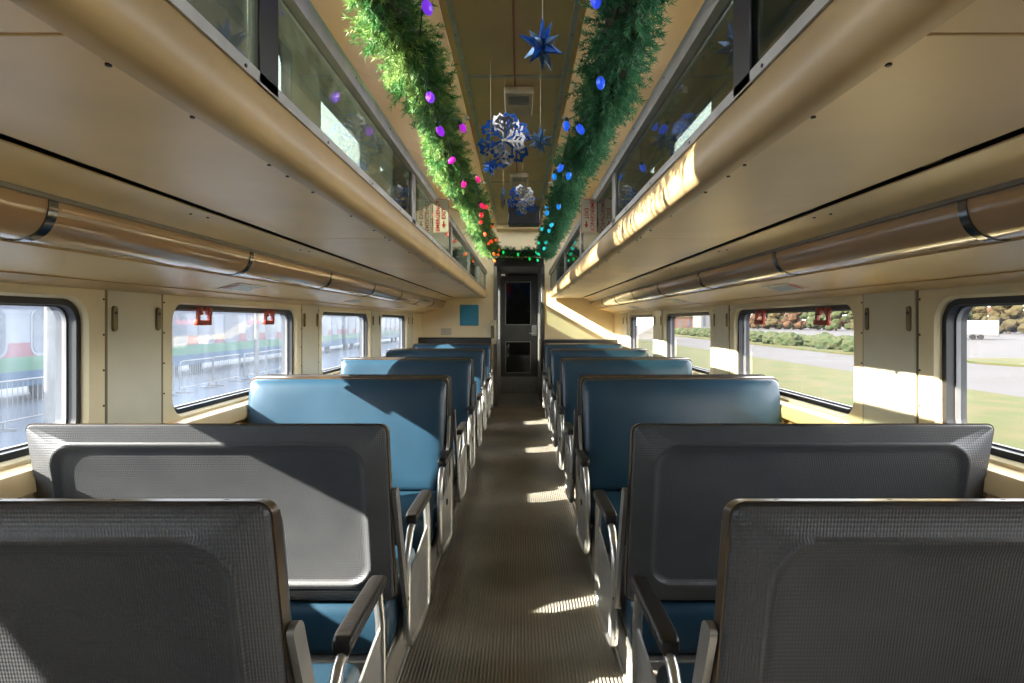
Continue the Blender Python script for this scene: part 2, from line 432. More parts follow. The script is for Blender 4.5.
# ------------------------------------------------------------------ windows
n = 0
for s in (-1, 1):
    for k in KS:
        n += 1
        yc = wyc(k)
        wd = tag(empty('window_%d' % n, (s * 1.437, yc, (APZ0 + APZ1) / 2)), kind='structure')
        def ring(o0, o1, x0, x1, nm, m, r0):
            hy0, hz0 = APH - o0, (APZ1 - APZ0) / 2 - o0
            hy1, hz1 = APH - o1, (APZ1 - APZ0) / 2 - o1
            A = rrect(-hy0, hy0, -hz0, hz0, APR - o0); B = rrect(-hy1, hy1, -hz1, hz1, max(0.02, APR - o1))
            mb = MB()
            mb.loops([[(s * x0, y, z) for y, z in A], [(s * x0, y, z) for y, z in B], [(s * x1, y, z) for y, z in B], [(s * x1, y, z) for y, z in A], [(s * x0, y, z) for y, z in A]])
            return mb.build(nm, m, wd)
        ring(0.007, 0.028, -0.036, 0.030, 'gasket', 'black', 0)
        ring(0.027, 0.034, -0.008, 0.006, 'inner_rim', 'rim', 0)
        A = rrect(-APH + 0.033, APH - 0.033, -0.2045, 0.2045, 0.052)
        MB().loops([[(0, y, z) for y, z in A], ], cap1=True).build('pane', 'glassL' if s < 0 else 'glassR', wd)
        if k >= -1:
            for dy in ((-0.42, 0.28) if k == 1 else ()):  # the photo shows two red handles on the second window of each side
                mb = MB()
                mb.box(-0.010, 0.010, -0.055, -0.022, -0.004, 0.03, 0.004); mb.box(-0.010, 0.010, 0.022, 0.055, -0.004, 0.03, 0.004)
                h = mb.build('release_handle', 'red', wd, loc=(-s * 0.050, dy, 0.19))
                g = MB()
                g.box(-0.010, 0.006, -0.058, -0.040, -0.035, 0.004, 0.003); g.box(-0.010, 0.006, 0.040, 0.058, -0.035, 0.004, 0.003)
                g.box(-0.016, 0.004, -0.062, 0.062, -0.050, -0.026, 0.005, 2)
                g.build('grip', 'red', h)

# upper deck windows above the racks (clerestory): the sun on the garland comes through these
UZ0, UZ1 = 2.12, 2.90
for s in (-1, 1):
    wr = walls[s]
    MB().box(s * 1.40, s * OX, Y0, Y1, 1.62, UZ0).build('clerestory_sill', 'cream', wr)
    MB().box(s * 1.40, s * OX, Y0, Y1, UZ1, 3.02).build('clerestory_head', 'cream', wr)
    ed = [Y0] + [q for k in KS[1:] for q in (wyc(k) - 0.66, wyc(k) + (0.66 if k < 3 else 1.12))] + [Y1]
    for a, b in zip(ed[::2], ed[1::2]):
        if b > a: MB().box(s * 1.40, s * OX, a, b, UZ0, UZ1).build('clerestory_post', 'cream', wr)
    for k in KS[1:]:
        n += 1
        ex = 0.0 if k < 3 else 0.23
        wd = tag(empty('window_%d' % n, (s * 1.432, wyc(k) + ex, (UZ0 + UZ1) / 2)), kind='structure')
        hy, hz = 0.66 + ex, (UZ1 - UZ0) / 2
        A = rrect(-hy, hy, -hz, hz, 0.03); Bq = rrect(-hy + .03, hy - .03, -hz + .03, hz - .03, 0.06)
        MB().loops([[(-.03, y, z) for y, z in A], [(-.03, y, z) for y, z in Bq], [(.03, y, z) for y, z in Bq], [(.03, y, z) for y, z in A], [(-.03, y, z) for y, z in A]]).build('gasket', 'black', wd)
        MB().loops([[(0, y, z) for y, z in Bq]], cap1=True).build('pane', 'glassR', wd)

# ------------------------------------------------------------------ ceiling
ce = tag(empty('ceiling'), kind='structure')
CZT = 2.57
MB().box(-1.50, 1.50, Y0 - .05, Y1 + 1.9, 3.02, 3.08).build('roof_skin', 'dark', ce)
ys = [Y0, 0.8, 3.3, 5.8, 8.3]
for a, b in zip(ys, ys[1:]):
    for s in (-1, 1):
        MB().box(s * 0.003, s * 0.262, a + 0.004, b - 0.004, CZT, CZT + 0.02, 0.002).build('ceiling_panel', 'ceil', ce)
        for yy in np.arange(a + 0.2, b, 0.6):
            part('screw', SCR['Z'], ce, (s * 0.272, yy, CZT - 0.012))
for y in ys[1:]:
    MB().box(-0.262, 0.262, y - 0.014, y + 0.014, CZT - 0.006, CZT + 0.01, 0.003).build('cross_trim', 'alu', ce)
MB().box(-0.28, 0.28, Y0, Y1, CZT + 0.021, CZT + 0.04).build('panel_backing', 'blind', ce)
MB().tube([(0, Y0, CZT - 0.002), (0, 8.3, CZT - 0.002)], 0.006, 6).build('centre_seam', 'blind', ce)
MB().box(-0.3, 0.3, 8.3, Y1, 2.50, 2.57).build('end_panel', 'ceil', ce)
for s in (-1, 1):
    MB().box(s * 0.258, s * 0.285, Y0, Y1, CZT - 0.012, CZT + 0.03, 0.003).build('side_trim', 'alu', ce)
    MB().profile([(s * 0.285, 2.56), (s * 0.31, 2.56), (s * 0.31, 2.62), (s * 0.285, 2.62)], Y0, Y1).build('cove_edge_strip', 'cove', ce)  # tan filler strip between side trim and cove
    cv = [(0.31, 2.555), (0.42, 2.60), (0.60, 2.68), (0.80, 2.77), (1.0, 2.85), (1.2, 2.92), (1.40, 2.97)]
    seg = [Y0, 0.25, 2.08, 3.91, 5.74, 7.57, 8.6]
    for a, b in zip(seg, seg[1:]):
        MB().profile([(s * x, z) for x, z in cv] + [(s * (x + 0.02), z + 0.02) for x, z in reversed(cv)], a + 0.002, b - 0.002).build('cove_panel', 'cove', ce)
        MB().box(s * 0.30, s * 0.33, a - 0.02, a + 0.02, 2.535, 2.552).build('cove_bracket', 'alu', ce)

# ------------------------------------------------------------------ ends of the car
ef = tag(empty('wall_end'), kind='structure')
DX0, DX1, DZ = -0.30, 0.33, 2.04
for (a, b, c, d, nm) in ((-1.5, DX0, 0, 3.02, 'end_panel'), (DX1, 1.5, 0, 3.02, 'end_panel'), (DX0, DX1, DZ, 3.02, 'end_header')):
    MB().box(a, b, Y1, Y1 + 0.06, c, d).build(nm, 'cream', ef)
# passage to the door
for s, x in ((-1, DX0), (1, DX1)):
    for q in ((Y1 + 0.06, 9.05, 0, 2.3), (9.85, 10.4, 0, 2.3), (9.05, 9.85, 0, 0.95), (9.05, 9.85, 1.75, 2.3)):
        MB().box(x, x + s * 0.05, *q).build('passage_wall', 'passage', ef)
    MB().box(x + s * 0.02, x + s * 0.03, 9.05, 9.85, 0.95, 1.75).build('added_daylight_pane', 'glassL', ef)  # pane of an added side opening that lets daylight into the passage
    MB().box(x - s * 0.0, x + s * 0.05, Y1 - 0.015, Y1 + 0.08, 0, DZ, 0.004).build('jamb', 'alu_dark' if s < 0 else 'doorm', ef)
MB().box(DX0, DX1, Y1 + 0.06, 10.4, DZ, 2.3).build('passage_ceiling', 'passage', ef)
MB().box(DX0 - .04, DX1 + .04, Y1 - 0.03, Y1 + 0.02, DZ - 0.03, DZ + 0.09, 0.01).build('header_box', 'black', ef)
MB().box(-1.5, 1.5, Y1 + 1.85, Y1 + 3.4, -0.03, 2.7).build('next_car_end', 'dark', ef)
rb = tag(empty('wall_rear'), kind='structure')
MB().box(-1.5, 1.5, Y0 - 0.06, Y0, 0, 3.02).build('rear_panel', 'doorm', rb)
MB().box(-0.35, 0.35, Y0, Y0 + 0.02, 0, 2.0, 0.004).build('rear_door_panel', 'doorm', rb)

dr = tag(empty('door_1', (0.015, 10.26, 0)), kind='structure')
def dframe(mb, x0, x1, z0, z1): mb.box(x0, x1, -0.02, 0.02, z0, z1, 0.003)
mb = MB(); 
for q in ((-0.315, -0.24, 0, 2.0), (0.20, 0.315, 0, 2.0), (-0.24, 0.20, 1.90, 2.0), (-0.24, 0.20, 0.88, 1.16), (-0.24, 0.20, 0, 0.34)): dframe(mb, *q)
mb.build('leaf', 'doorm', dr)
for z0, z1 in ((1.16, 1.90), (0.34, 0.88)):
    MB().box(-0.24, 0.20, -0.003, 0.003, z0, z1).build('pane', 'doorglass', dr)
    m_ = MB(); m_.box(-0.24, -0.228, -0.026, -0.01, z0, z1); m_.box(0.188, 0.20, -0.026, -0.01, z0, z1); m_.box(-0.24, 0.20, -0.026, -0.01, z0, z0 + 0.012); m_.box(-0.24, 0.20, -0.026, -0.01, z1 - 0.012, z1)
    m_.build('pane_frame', 'alu_dark', dr)
MB().box(0.21, 0.30, -0.035, -0.02, 0.98, 1.16, 0.004).build('lock_plate', 'alu', dr)
MB().tube([(0.25, -0.03, 1.02), (0.25, -0.07, 1.02), (0.17, -0.07, 1.02)], 0.008, 8).build('door_handle', 'chrome', dr)
MB().box(-0.315, 0.315, -0.05, 0.02, 0.0, 0.10, 0.005).build('threshold', 'alu_dark', dr)
MB().box(-0.315, 0.315, -0.025, -0.02, 0.10, 0.28, 0.001).build('kick_plate', 'alu_dark', dr)

# ------------------------------------------------------------------ luggage racks
for s in (-1, 1):
    rk = tag(empty('luggage_rack', (s * 0.9, 0, 1.555)),
             'long tan overhead luggage rack with glass front above the %s seats' % side(s), 'luggage rack')
    def B(mb, nm, m, **k):
        o = mb.build(nm, m, rk, **k); o.location = Vector(o.location) - Vector(rk.location); return o
    seams = [Y0, 0.70, 2.42, 4.10, 5.95, 7.6, 8.55]
    for a, b in zip(seams, seams[1:]):
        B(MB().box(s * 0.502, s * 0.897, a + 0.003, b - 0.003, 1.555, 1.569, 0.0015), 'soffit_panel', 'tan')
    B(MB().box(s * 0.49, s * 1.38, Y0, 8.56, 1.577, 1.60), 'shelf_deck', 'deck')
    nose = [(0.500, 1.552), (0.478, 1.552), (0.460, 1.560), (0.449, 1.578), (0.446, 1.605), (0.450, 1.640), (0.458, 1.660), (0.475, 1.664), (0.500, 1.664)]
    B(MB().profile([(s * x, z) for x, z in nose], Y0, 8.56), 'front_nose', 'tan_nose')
    B(MB().profile([(s * x, z) for x, z in [(0.452, 1.660), (0.452, 1.682), (0.458, 1.682), (0.458, 1.668), (0.468, 1.668), (0.468, 1.682), (0.474, 1.682), (0.474, 1.660)]], Y0, 8.5), 'glass_channel', 'alu')
    B(MB().profile([(s * x, z) for x, z in [(0.440, 1.885), (0.436, 1.905), (0.440, 1.935), (0.452, 1.948), (0.470, 1.948), (0.482, 1.935), (0.482, 1.90), (0.470, 1.885)]], Y0, 8.5), 'top_rail', 'alu')
    posts = [-0.4, 1.15, 2.72, 4.22, 5.72, 7.2, 8.4]
    for a in posts:
        pm = MB(); pm.box(s * 0.452, s * 0.476, a - 0.045, a + 0.045, 1.66, 1.90, 0.003)
        po = B(pm, 'post', 'darkbox' if a < 2 else 'alu_dark')
        bm_ = MB(); bm_.profile([(s * 0.476, 1.60), (s * 0.476, 1.93), (s * 0.60, 1.90), (s * 1.25, 1.70), (s * 1.25, 1.60)], a - 0.006, a + 0.006)
        B(bm_, 'divider', 'darkbox' )
    for a, b in zip(posts, posts[1:]):
        B(MB().box(s * 0.461, s * 0.465, a + 0.035, b - 0.035, 1.67, 1.89), 'glass_panel', 'rackglass')
    sy = [0.55, 0.78, 0.98, 1.28, 1.38, 1.55, 1.9, 2.2, 2.38, 2.46, 2.9, 3.3, 3.7, 4.05, 4.15, 4.7, 5.3, 5.9]
    for y in sy:
        part('screw', SCR['Z'], rk, Vector((s * 0.507, y, 1.5535)) - Vector(rk.location))
    for y in np.arange(0.6, 8.4, 0.45):
        part('screw', SCRs, rk, Vector((s * 0.4515, y, 1.668)) - Vector(rk.location))
        part('screw', SCRs, rk, Vector((s * 0.4365, y + .2, 1.91)) - Vector(rk.location))

# ------------------------------------------------------------------ light fixtures along each wall
P0, P1 = Vector((1.046, 1.502)), Vector((1.146, 1.408))
nrm = Vector((-(P1 - P0).y * -1, 0)); d = (P1 - P0).normalized(); nrm = Vector((d.y, -d.x))
if nrm.x > 0: nrm = -nrm
def arc(off, n=12):
    out = []
    for i in range(n + 1):
        t = i / n; p = P0.lerp(P1, t) + nrm * ((0.038 + 0) * math.sin(math.pi * t) ** 0.75 + off)
        out.append((p.x, p.y))
    return out
for s in (-1, 1):
    yj = [1.37 + 1.02 * i for i in range(-1, 8)]
    yj[-1] = 8.58
    cnt = 0
    for i, (a, b) in enumerate(zip(yj, yj[1:])):
        yc = (a + b) / 2
        if b < 0.2: continue
        fx = empty('light_fixture', (s * 1.1, yc, 1.45))
        tag(fx, '%s curved amber light cover from the camera, above the %s windows' % (ORD[cnt], side(s)), 'light', 'curved light covers above the %s windows' % side(s))
        cnt += 1
        prof = [(s * x, z) for x, z in arc(0)] + [(s * 1.149, 1.413), (s * 1.051, 1.505)]
        o = MB().profile(prof, a + 0.022, b - 0.0).build('lens_cover', 'amber', fx); o.location = -Vector(fx.location)
        prof = [(s * x, z) for x, z in arc(0.004)] + [(s * 1.149, 1.413), (s * 1.051, 1.505)]
        o = MB().profile(prof, a - 0.006, a + 0.022).build('clamp_band', 'clamp', fx); o.location = -Vector(fx.location)
        tag(o, 'shiny grey metal clamp band')

# small safety labels on the lower fascia
for s in (-1, 1):
    for i, y in enumerate((2.75, 4.6, 6.4)):
        t = R(14)
        o = MB().box(-0.05, 0.05, -0.14, 0.14, -0.001, 0.001).build('safety_label', 'sign')
        o.location = (s * 1.24, y, 1.3745); o.rotation_euler = (0, s * math.atan2(0.030, 0.12), 0)
        tag(o, 'small %s printed label plate on the sloped trim above the %s windows' % (['nearest', 'middle', 'farthest'][i], side(s)), 'label')
        g = MB().box(-0.035, 0.035, -0.09, 0.12, -0.0017, -0.0012).build('printed_panel', 'labelgreen', o)
        g = MB().box(-0.035, 0.035, -0.13, -0.10, -0.0017, -0.0012).build('red_band', 'signred', o)

# ------------------------------------------------------------------ text helper
def text_mesh(txt, size, m, parent, loc, rot, name='lettering'):
    cu = bpy.data.curves.new('txt', 'FONT'); cu.body = txt; cu.size = size; cu.align_x = 'CENTER'; cu.align_y = 'CENTER'; cu.extrude = 0.0006; cu.offset = size * 0.015
    to = bpy.data.objects.new('txt', cu); COL.objects.link(to)
    bpy.context.view_layer.update()
    me = bpy.data.meshes.new_from_object(to.evaluated_get(bpy.context.evaluated_depsgraph_get()))
    bpy.data.objects.remove(to)
    me.materials.clear(); me.materials.append(M[m])
    o = bpy.data.objects.new(name, me); COL.objects.link(o); o.parent = parent
    o.location = loc; o.rotation_euler = rot
    return o

for s in (-1, 1):
    px = -0.412 if s < 0 else 0.412
    sg = empty('exit_sign', (px, 3.35, 1.81))
    tag(sg, 'cream and red EMERGENCY EXIT sign standing out from the %s rack glass' % side(s), 'sign')
    MB().box(-0.045, 0.045, -0.002, 0.002, -0.095, 0.095, 0.001).build('plate', 'sign', sg)
    bd = MB()
    for q in ((-0.042, -0.040, -0.092, 0.092), (0.040, 0.042, -0.092, 0.092), (-0.042, 0.042, -0.092, -0.090), (-0.042, 0.042, 0.090, 0.092)):
        bd.box(q[0], q[1], -0.0028, -0.002, q[2], q[3])
    bd.build('border', 'signred', sg)
    # left sign reads upward, right sign reads downward
    rz = R(90) if s < 0 else R(-90)
    rot = (Matrix.Rotation(R(90), 4, 'X') @ Matrix.Rotation(rz, 4, 'Z')).to_euler()
    text_mesh('EMERGENCY', 0.0305, 'signred', sg, (s * 0.019, -0.0028, 0), rot)
    text_mesh('EXIT', 0.0305, 'signred', sg, (-s * 0.014, -0.0028, 0.012), rot)
    a = MB(); a.box(-s * 0.014 - 0.004, -s * 0.014 + 0.004, -0.0034, -0.002, -0.050, -0.03)
    a.loops([[(-s * 0.014 - 0.011, -0.0034, -0.048), (-s * 0.014 + 0.011, -0.0034, -0.048), (-s * 0.014, -0.0034, -0.070)],
             [(-s * 0.014 - 0.011, -0.002, -0.048), (-s * 0.014 + 0.011, -0.002, -0.048), (-s * 0.014, -0.002, -0.070)]], True, True)
    a.build('arrow', 'signred', sg)
    MB().box(s * 0.030, s * 0.046, 0.002, 0.008, -0.01, 0.01).build('mounting_tab', 'alu', sg)

# ------------------------------------------------------------------ seats
BU0, BU1 = 0.34, 1.33     # back extents in |x|
SX = 0.85
def seat(s, facing, zt=0.935):
    # facing=+1: seat looks away from the camera (grey shell seen); -1: looks towards it (blue seen)
    rt = empty('bench_seat')
    f = facing
    zb = 0.40
    def bp(u, v, wv):
        # u = |x|, v = height along the back, wv = offset towards the sitting side
        t = v / 0.55
        y = -0.21 - (0.115 if f > 0 else 0.09) * t + wv
        z = zb + (zt - zb) * t - wv * 0.17
        return (s * (u - SX), f * y, z)
    H = 0.55
    def L(ins, wv, r): return [bp(u, v, wv) for u, v in rrect(BU0 + ins, BU1 - ins, ins, H - ins, max(r, 0.004), 7)]
    def L2(i_s, i_t, i_b, wv, r): return [bp(u, v, wv) for u, v in rrect(BU0 + i_s, BU1 - i_s, i_b, H - i_t, r, 7)]
    bk = MB().loops([L(0.004, 0.012, .02), L(0.000, -0.014, .022), L(0.005, -0.022, .02), L2(.050, .052, .040, -0.024, .075), L2(.056, .058, .046, -0.031, .070), L2(.064, .066, .054, -0.031, .064),
                     L2(.071, .073, .061, -0.020, .058), L2(.085, .087, .075, -0.016, .050)], True, True).build('back_shell', 'shell', rt, angle=60)
    tag(bk, 'grey embossed vinyl shell with a rounded raised bead')
    # bronze edge strip, in four mitred bits as one piece
    tr = MB().loops([L(-0.003, -0.013, .024), L(-0.003, 0.016, .024), L(0.006, 0.016, .018), L(0.006, -0.013, .018), L(-0.003, -0.013, .024)]).build('edge_trim', 'bronze', rt, angle=50)
    for i in range(6):
        u = BU0 + 0.07 + i * 0.17
        p = bp(u, H + 0.0018, 0.0)
        part('screw', SCR['Z'], tr, p)
    # blue cushion
    cu = MB().loops([L(0.004, 0.010, .03), L(0.002, 0.030, .03), L(0.006, 0.044, .035), L(0.016, 0.055, .04), L(0.035, 0.062, .045), L(0.075, 0.066, .05), L(0.15, 0.068, .05)], True, True).build('back_cushion', 'blue', rt, angle=80)
    # seat cushion
    x0, x1 = s * (0.355 - SX), s * (1.325 - SX)
    c = MB().box(x0, x1, -0.235, 0.255, 0.235, 0.395, 0.035, 3).build('seat_cushion', 'bluecush', rt, angle=80)
    MB().box(s * (0.36 - SX), s * (1.32 - SX), -0.245 * 1, 0.245, 0.205, 0.235, 0.004).build('seat_frame', 'alu_dark', rt)
    # pedestal
    MB().box(s * (0.405 - SX), s * (1.30 - SX), -0.17, 0.19, 0.0, 0.205, 0.006).build('pedestal', 'base', rt)
    MB().box(s * (0.392 - SX), s * (0.405 - SX), -0.24, 0.27, 0.0, 0.16, 0.004).build('kick_panel', 'base', rt)
    # aisle arm
    ax = s * (0.325 - SX)
    def path(pts): return [(ax, y, z) for y, z in pts]
    MB().loops([[(ax + s * (x), y, z) for x, z in rrect(-0.021, 0.021, -0.012, 0.016, 0.010, 3)] for y, z, sc_ in ()] or
               [[(ax + x * k, y, zz + z) for x, z in rrect(-0.022, 0.022, -0.014, 0.016, 0.010, 3)] for y, zz, k in ((-0.035, 0.572, 0.75), (-0.028, 0.577, 0.95), (0.0, 0.580, 1.0), (0.15, 0.576, 1.0), (0.265, 0.572, 1.0), (0.28, 0.570, 0.9))], True, True).build('armrest_pad', 'pad', rt, angle=50)
    MB().tube(path([(0.02, 0.562), (-0.02, 0.558), (-0.055, 0.545), (-0.088, 0.515), (-0.108, 0.475), (-0.113, 0.43), (-0.113, 0.36), (-0.112, 0.28), (-0.105, 0.235), (-0.085, 0.205), (-0.05, 0.185), (0.10, 0.160), (0.25, 0.145), (0.285, 0.155), (0.302, 0.19), (0.303, 0.28), (0.298, 0.46), (0.262, 0.565)]), 0.0125, 10).build('arm_tube', 'chrome', rt, angle=70)
    pl = [(-0.108, 0.40), (-0.06, 0.405), (0.05, 0.42), (0.20, 0.44), (0.30, 0.45), (0.30, 0.17), (0.25, 0.148), (-0.05, 0.188), (-0.10, 0.23)]
    MB().loops([[(ax - 0.003, y, z) for y, z in pl], [(ax + 0.003, y, z) for y, z in pl]], True, True).build('side_panel', 'alu', rt)
    MB().tube([(ax, -0.04, 0.30), (ax + s * 0.07, -0.04, 0.30)], 0.012, 8).build('arm_bracket', 'alu_dark', rt)
    MB().tube([(ax, 0.24, 0.22), (ax + s * 0.07, 0.24, 0.22)], 0.012, 8).build('arm_bracket', 'alu_dark', rt)
    # swing plate that carries the back
    for xx in (BU0 - 0.012, BU1 + 0.010):
        pts2 = []
        a = rrect(-0.022, 0.022, 0.0, 0.43, 0.018, 5)
        lp = []
        for (q, v) in a:
            t = v / 0.43
            y = -0.10 - 0.175 * t + q; z = 0.32 + 0.425 * t
            lp.append((y * f, z))
        MB().loops([[(s * (xx - 0.006 - SX), y, z) for y, z in lp], [(s * (xx + 0.006 - SX), y, z) for y, z in lp]], True, True).build('swing_plate', 'alu_dark', rt, angle=50)
    part('pivot_bolt', MB_bolt, rt, (s * (BU0 - 0.020 - SX), -0.11 * f, 0.36))
    return rt
bo = MB().cyl((0, 0, 0), 0.014, 0.008, 'X', 12).build('pivot_bolt', 'black'); MB_bolt = bo.data; bpy.data.objects.remove(bo)

S, YC1 = 0.765, 1.22
for s in (-1, 1):
    protos = {}
    for i in range(9):
        y = YC1 + S * i
        f = 1 if (i in (0, 1) or i % 2 == 1) else -1
        if i == 8: f = -1
        if i == 0: o = seat(s, f, 0.951)
        elif f not in protos: protos[f] = seat(s, f); o = protos[f]
        else: o = copy_tree(protos[f])
        o.location = (s * SX, y, 0)
        if i < 2: lab = '%s bench seat in the %s row, nearer one with grey back shell' % ('nearest' if i == 0 else 'second', side(s)) if i == 0 else 'second nearest bench seat in the %s row, its grey back shell facing the camera' % side(s)
        elif f < 0: lab = '%s bench seat from the camera in the %s row, blue back facing the camera' % (ORD[i], side(s))
        else: lab = '%s bench seat from the camera in the %s row, back to back behind the %s' % (ORD[i], side(s), ORD[i - 1])
        tag(o, lab, 'seat', 'bench seats along the %s windows' % side(s))
        if i == 1:
            MB().box(s * (0.389 - SX), s * (0.392 - SX), 0.285, 0.30, 0.03, 0.14).build('red_sticker', 'red', o)

# partitions behind the last seats
for s in (-1, 1):
    pr = empty('partition', (s * 0.85, 8.26, 0))
    tag(pr, 'low black partition behind the last %s seat' % side(s), 'partition')
    MB().box(s * (0.365 - 0.85), s * (1.37 - 0.85), -0.02, 0.02, 0.0, 0.965 if s > 0 else 0.985, 0.004).build('panel', 'part', pr)
    MB().box(s * (0.36 - 0.85), s * (1.37 - 0.85), -0.025, 0.025, 0.965 if s > 0 else 0.985, 0.98 if s > 0 else 1.0, 0.004).build('cap_strip', 'alu_dark' if s > 0 else 'black', pr)

# end wall fittings
o = MB().box(-0.135, 0.135, -0.002, 0.002, -0.15, 0.15, 0.001).build('notice_poster', 'poster', loc=(-0.70, Y1 - 0.003, 1.31)); 
tag(o, 'blue rectangular notice on the end wall left of the door', 'poster')
ln = MB()
for i in range(7): ln.box(-0.10, 0.08 - 0.02 * (i % 3), -0.0026, -0.0022, 0.09 - 0.03 * i, 0.095 - 0.03 * i)
ln.build('printed_lines', mat('dim_blue_print', (0.05, 0.3, 0.5), 0.5, var=0.02), o)
o = MB().box(-0.075, 0.075, -0.002, 0.002, -0.05, 0.05, 0.001).build('small_notice', 'paper', loc=(-1.03, Y1 - 0.003, 1.075))
tag(o, 'small pale notice low on the end wall', 'notice')
cbx = empty('control_panel', (-0.37, Y1 - 0.004, 1.07)); tag(cbx, 'white angular control plate beside the left door jamb', 'switch plate')
hexp = [(-0.07, 0.09), (-0.02, 0.17), (0.06, 0.17), (0.06, -0.17), (-0.02, -0.17), (-0.07, -0.09)]
MB().loops([[(x, 0, z) for x, z in hexp], [(x, -0.018, z) for x, z in hexp]], True, True).build('plate', 'panel', cbx, smooth=False)
MB().box(-0.02, 0.03, -0.024, -0.018, -0.09, 0.09, 0.002).build('handle_recess', 'brass', cbx)
bxo = empty('equipment_box', (0.075, 7.1, 2.57)); tag(bxo, 'black box hung from the ceiling near the end door', 'box')
MB().box(-0.185, 0.185, -0.12, 0.12, -0.215, -0.015, 0.01).build('casing', 'darkbox', bxo)
MB().box(-0.15, 0.15, -0.126, -0.12, -0.19, -0.04, 0.002).build('front_panel', M['foil_blue'].copy() if False else 'part', bxo)
MB().box(-0.06, 0.06, -0.05, 0.05, -0.016, -0.002).build('mount', 'alu_dark', bxo)
for i, y in enumerate((3.62, 5.60)):
    v = empty('ceiling_vent', (0.02, y, CZT)); tag(v, '%s pale box vent on the ceiling centre line' % ('nearer' if i == 0 else 'farther'), 'vent')
    MB().box(-0.085, 0.085, -0.19, 0.19, -0.045, -0.002, 0.005).build('housing', 'plastic_w', v)
    for j in range(5):
        MB().box(-0.06, 0.06, -0.15 + j * 0.03, -0.135 + j * 0.03, -0.049, -0.045).build('slat', 'alu_dark', v)

# ------------------------------------------------------------------ garlands
def garland(pts, Rg, ntips, nneed, seed, nl=0.034):
    rng = np.random.default_rng(seed)
    pts = np.array(pts, float)
    seg = np.linalg.norm(np.diff(pts, axis=0), axis=1); cum = np.concatenate([[0], np.cumsum(seg)])
    V = []; F = []
    t = rng.uniform(0, cum[-1], ntips)
    c = np.stack([np.interp(t, cum, pts[:, k]) for k in range(3)], 1)
    a = np.stack([np.interp(np.minimum(t + .05, cum[-1]), cum, pts[:, k]) for k in range(3)], 1) - np.stack([np.interp(np.maximum(t - .05, 0), cum, pts[:, k]) for k in range(3)], 1)
    a /= np.linalg.norm(a, axis=1)[:, None]
    d = rng.normal(size=(ntips, 3)); d -= (d * a).sum(1)[:, None] * a; d /= np.linalg.norm(d, axis=1)[:, None]
    dirv = d + a * rng.uniform(-0.7, 0.7, (ntips, 1)) + np.array([0, 0, -0.15]); dirv /= np.linalg.norm(dirv, axis=1)[:, None]
    lump = 0.82 + 0.22 * np.sin(t * 9.0) * np.sin(t * 4.1 + 1)
    Lr = Rg * rng.uniform(0.6, 1.05, ntips) * lump
    # needles along each twig
    u = rng.uniform(0.25, 1.0, (ntips, nneed))
    base = c[:, None, :] + dirv[:, None, :] * (Lr[:, None] * u)[..., None]
    nd = rng.normal(size=(ntips, nneed, 3)); nd -= (nd * dirv[:, None, :]).sum(-1)[..., None] * dirv[:, None, :]
    nd /= np.linalg.norm(nd, axis=-1)[..., None]
    nd = nd * 0.8 + dirv[:, None, :] * 0.75; nd /= np.linalg.norm(nd, axis=-1)[..., None]
    ln = nl * rng.uniform(0.6, 1.1, (ntips, nneed)) * (1.15 - 0.4 * u)
    tip = base + nd * ln[..., None]
    wv = np.cross(nd, rng.normal(size=nd.shape)); wv /= np.linalg.norm(wv, axis=-1)[..., None]
    wv *= 0.0019
    v = np.stack([base - wv, base + wv, tip], 2).reshape(-1, 3)
    f = np.arange(len(v)).reshape(-1, 3)
    return v, f
def mesh_np(name, v, f, m):
    me = bpy.data.meshes.new(name)
    me.vertices.add(len(v)); me.vertices.foreach_set('co', v.astype(np.float32).ravel())
    me.loops.add(f.size); me.loops.foreach_set('vertex_index', f.astype(np.int32).ravel())
    me.polygons.add(len(f)); me.polygons.foreach_set('loop_start', np.arange(0, f.size, 3, dtype=np.int32))
    me.polygons.foreach_set('loop_total', np.full(len(f), 3, dtype=np.int32))
    me.update(calc_edges=True); me.materials.append(M[m])
    o = bpy.data.objects.new(name, me); COL.objects.link(o); return o
def make_garland(pts, Rg, ntips, nneed, seed, m, label):
    g = empty('garland', pts[len(pts) // 2]); tag(g, label, 'garland')
    v, f = garland(pts, Rg, ntips, nneed, seed)
    o = mesh_np('needles', v, f, m); o.parent = g; o.location = -Vector(g.location); o['kind'] = 'stuff'
    o = MB().tube(pts, Rg * 0.36, 8).build('core_rope', 'stem', g); o.location = -Vector(g.location)
    return g
def gpath(s):
    out = []
    for i in range(30):
        y = 0.85 + i * (7.5 / 29)
        out.append((s * (0.385 + 0.018 * math.sin(y * 2.3 + s)), y, 2.20 + 0.02 * math.sin(y * 3.4 + 2 * s)))
    return out
make_garland(gpath(-1), 0.175, 3600, 56, 1, 'needle_sunlit', 'thick green pine garland hung along the left rack, purple and red lights')
make_garland(gpath(1), 0.180, 3600, 56, 2, 'needleR', 'thick dark green pine garland hung along the right rack, blue lights')
make_garland([(-0.42 + 0.084 * i, 8.36, 2.20 - 0.03 * math.sin(math.pi * i / 10)) for i in range(11)], 0.12, 420, 30, 3, 'needleR', 'short dark pine garland across the top of the end door')

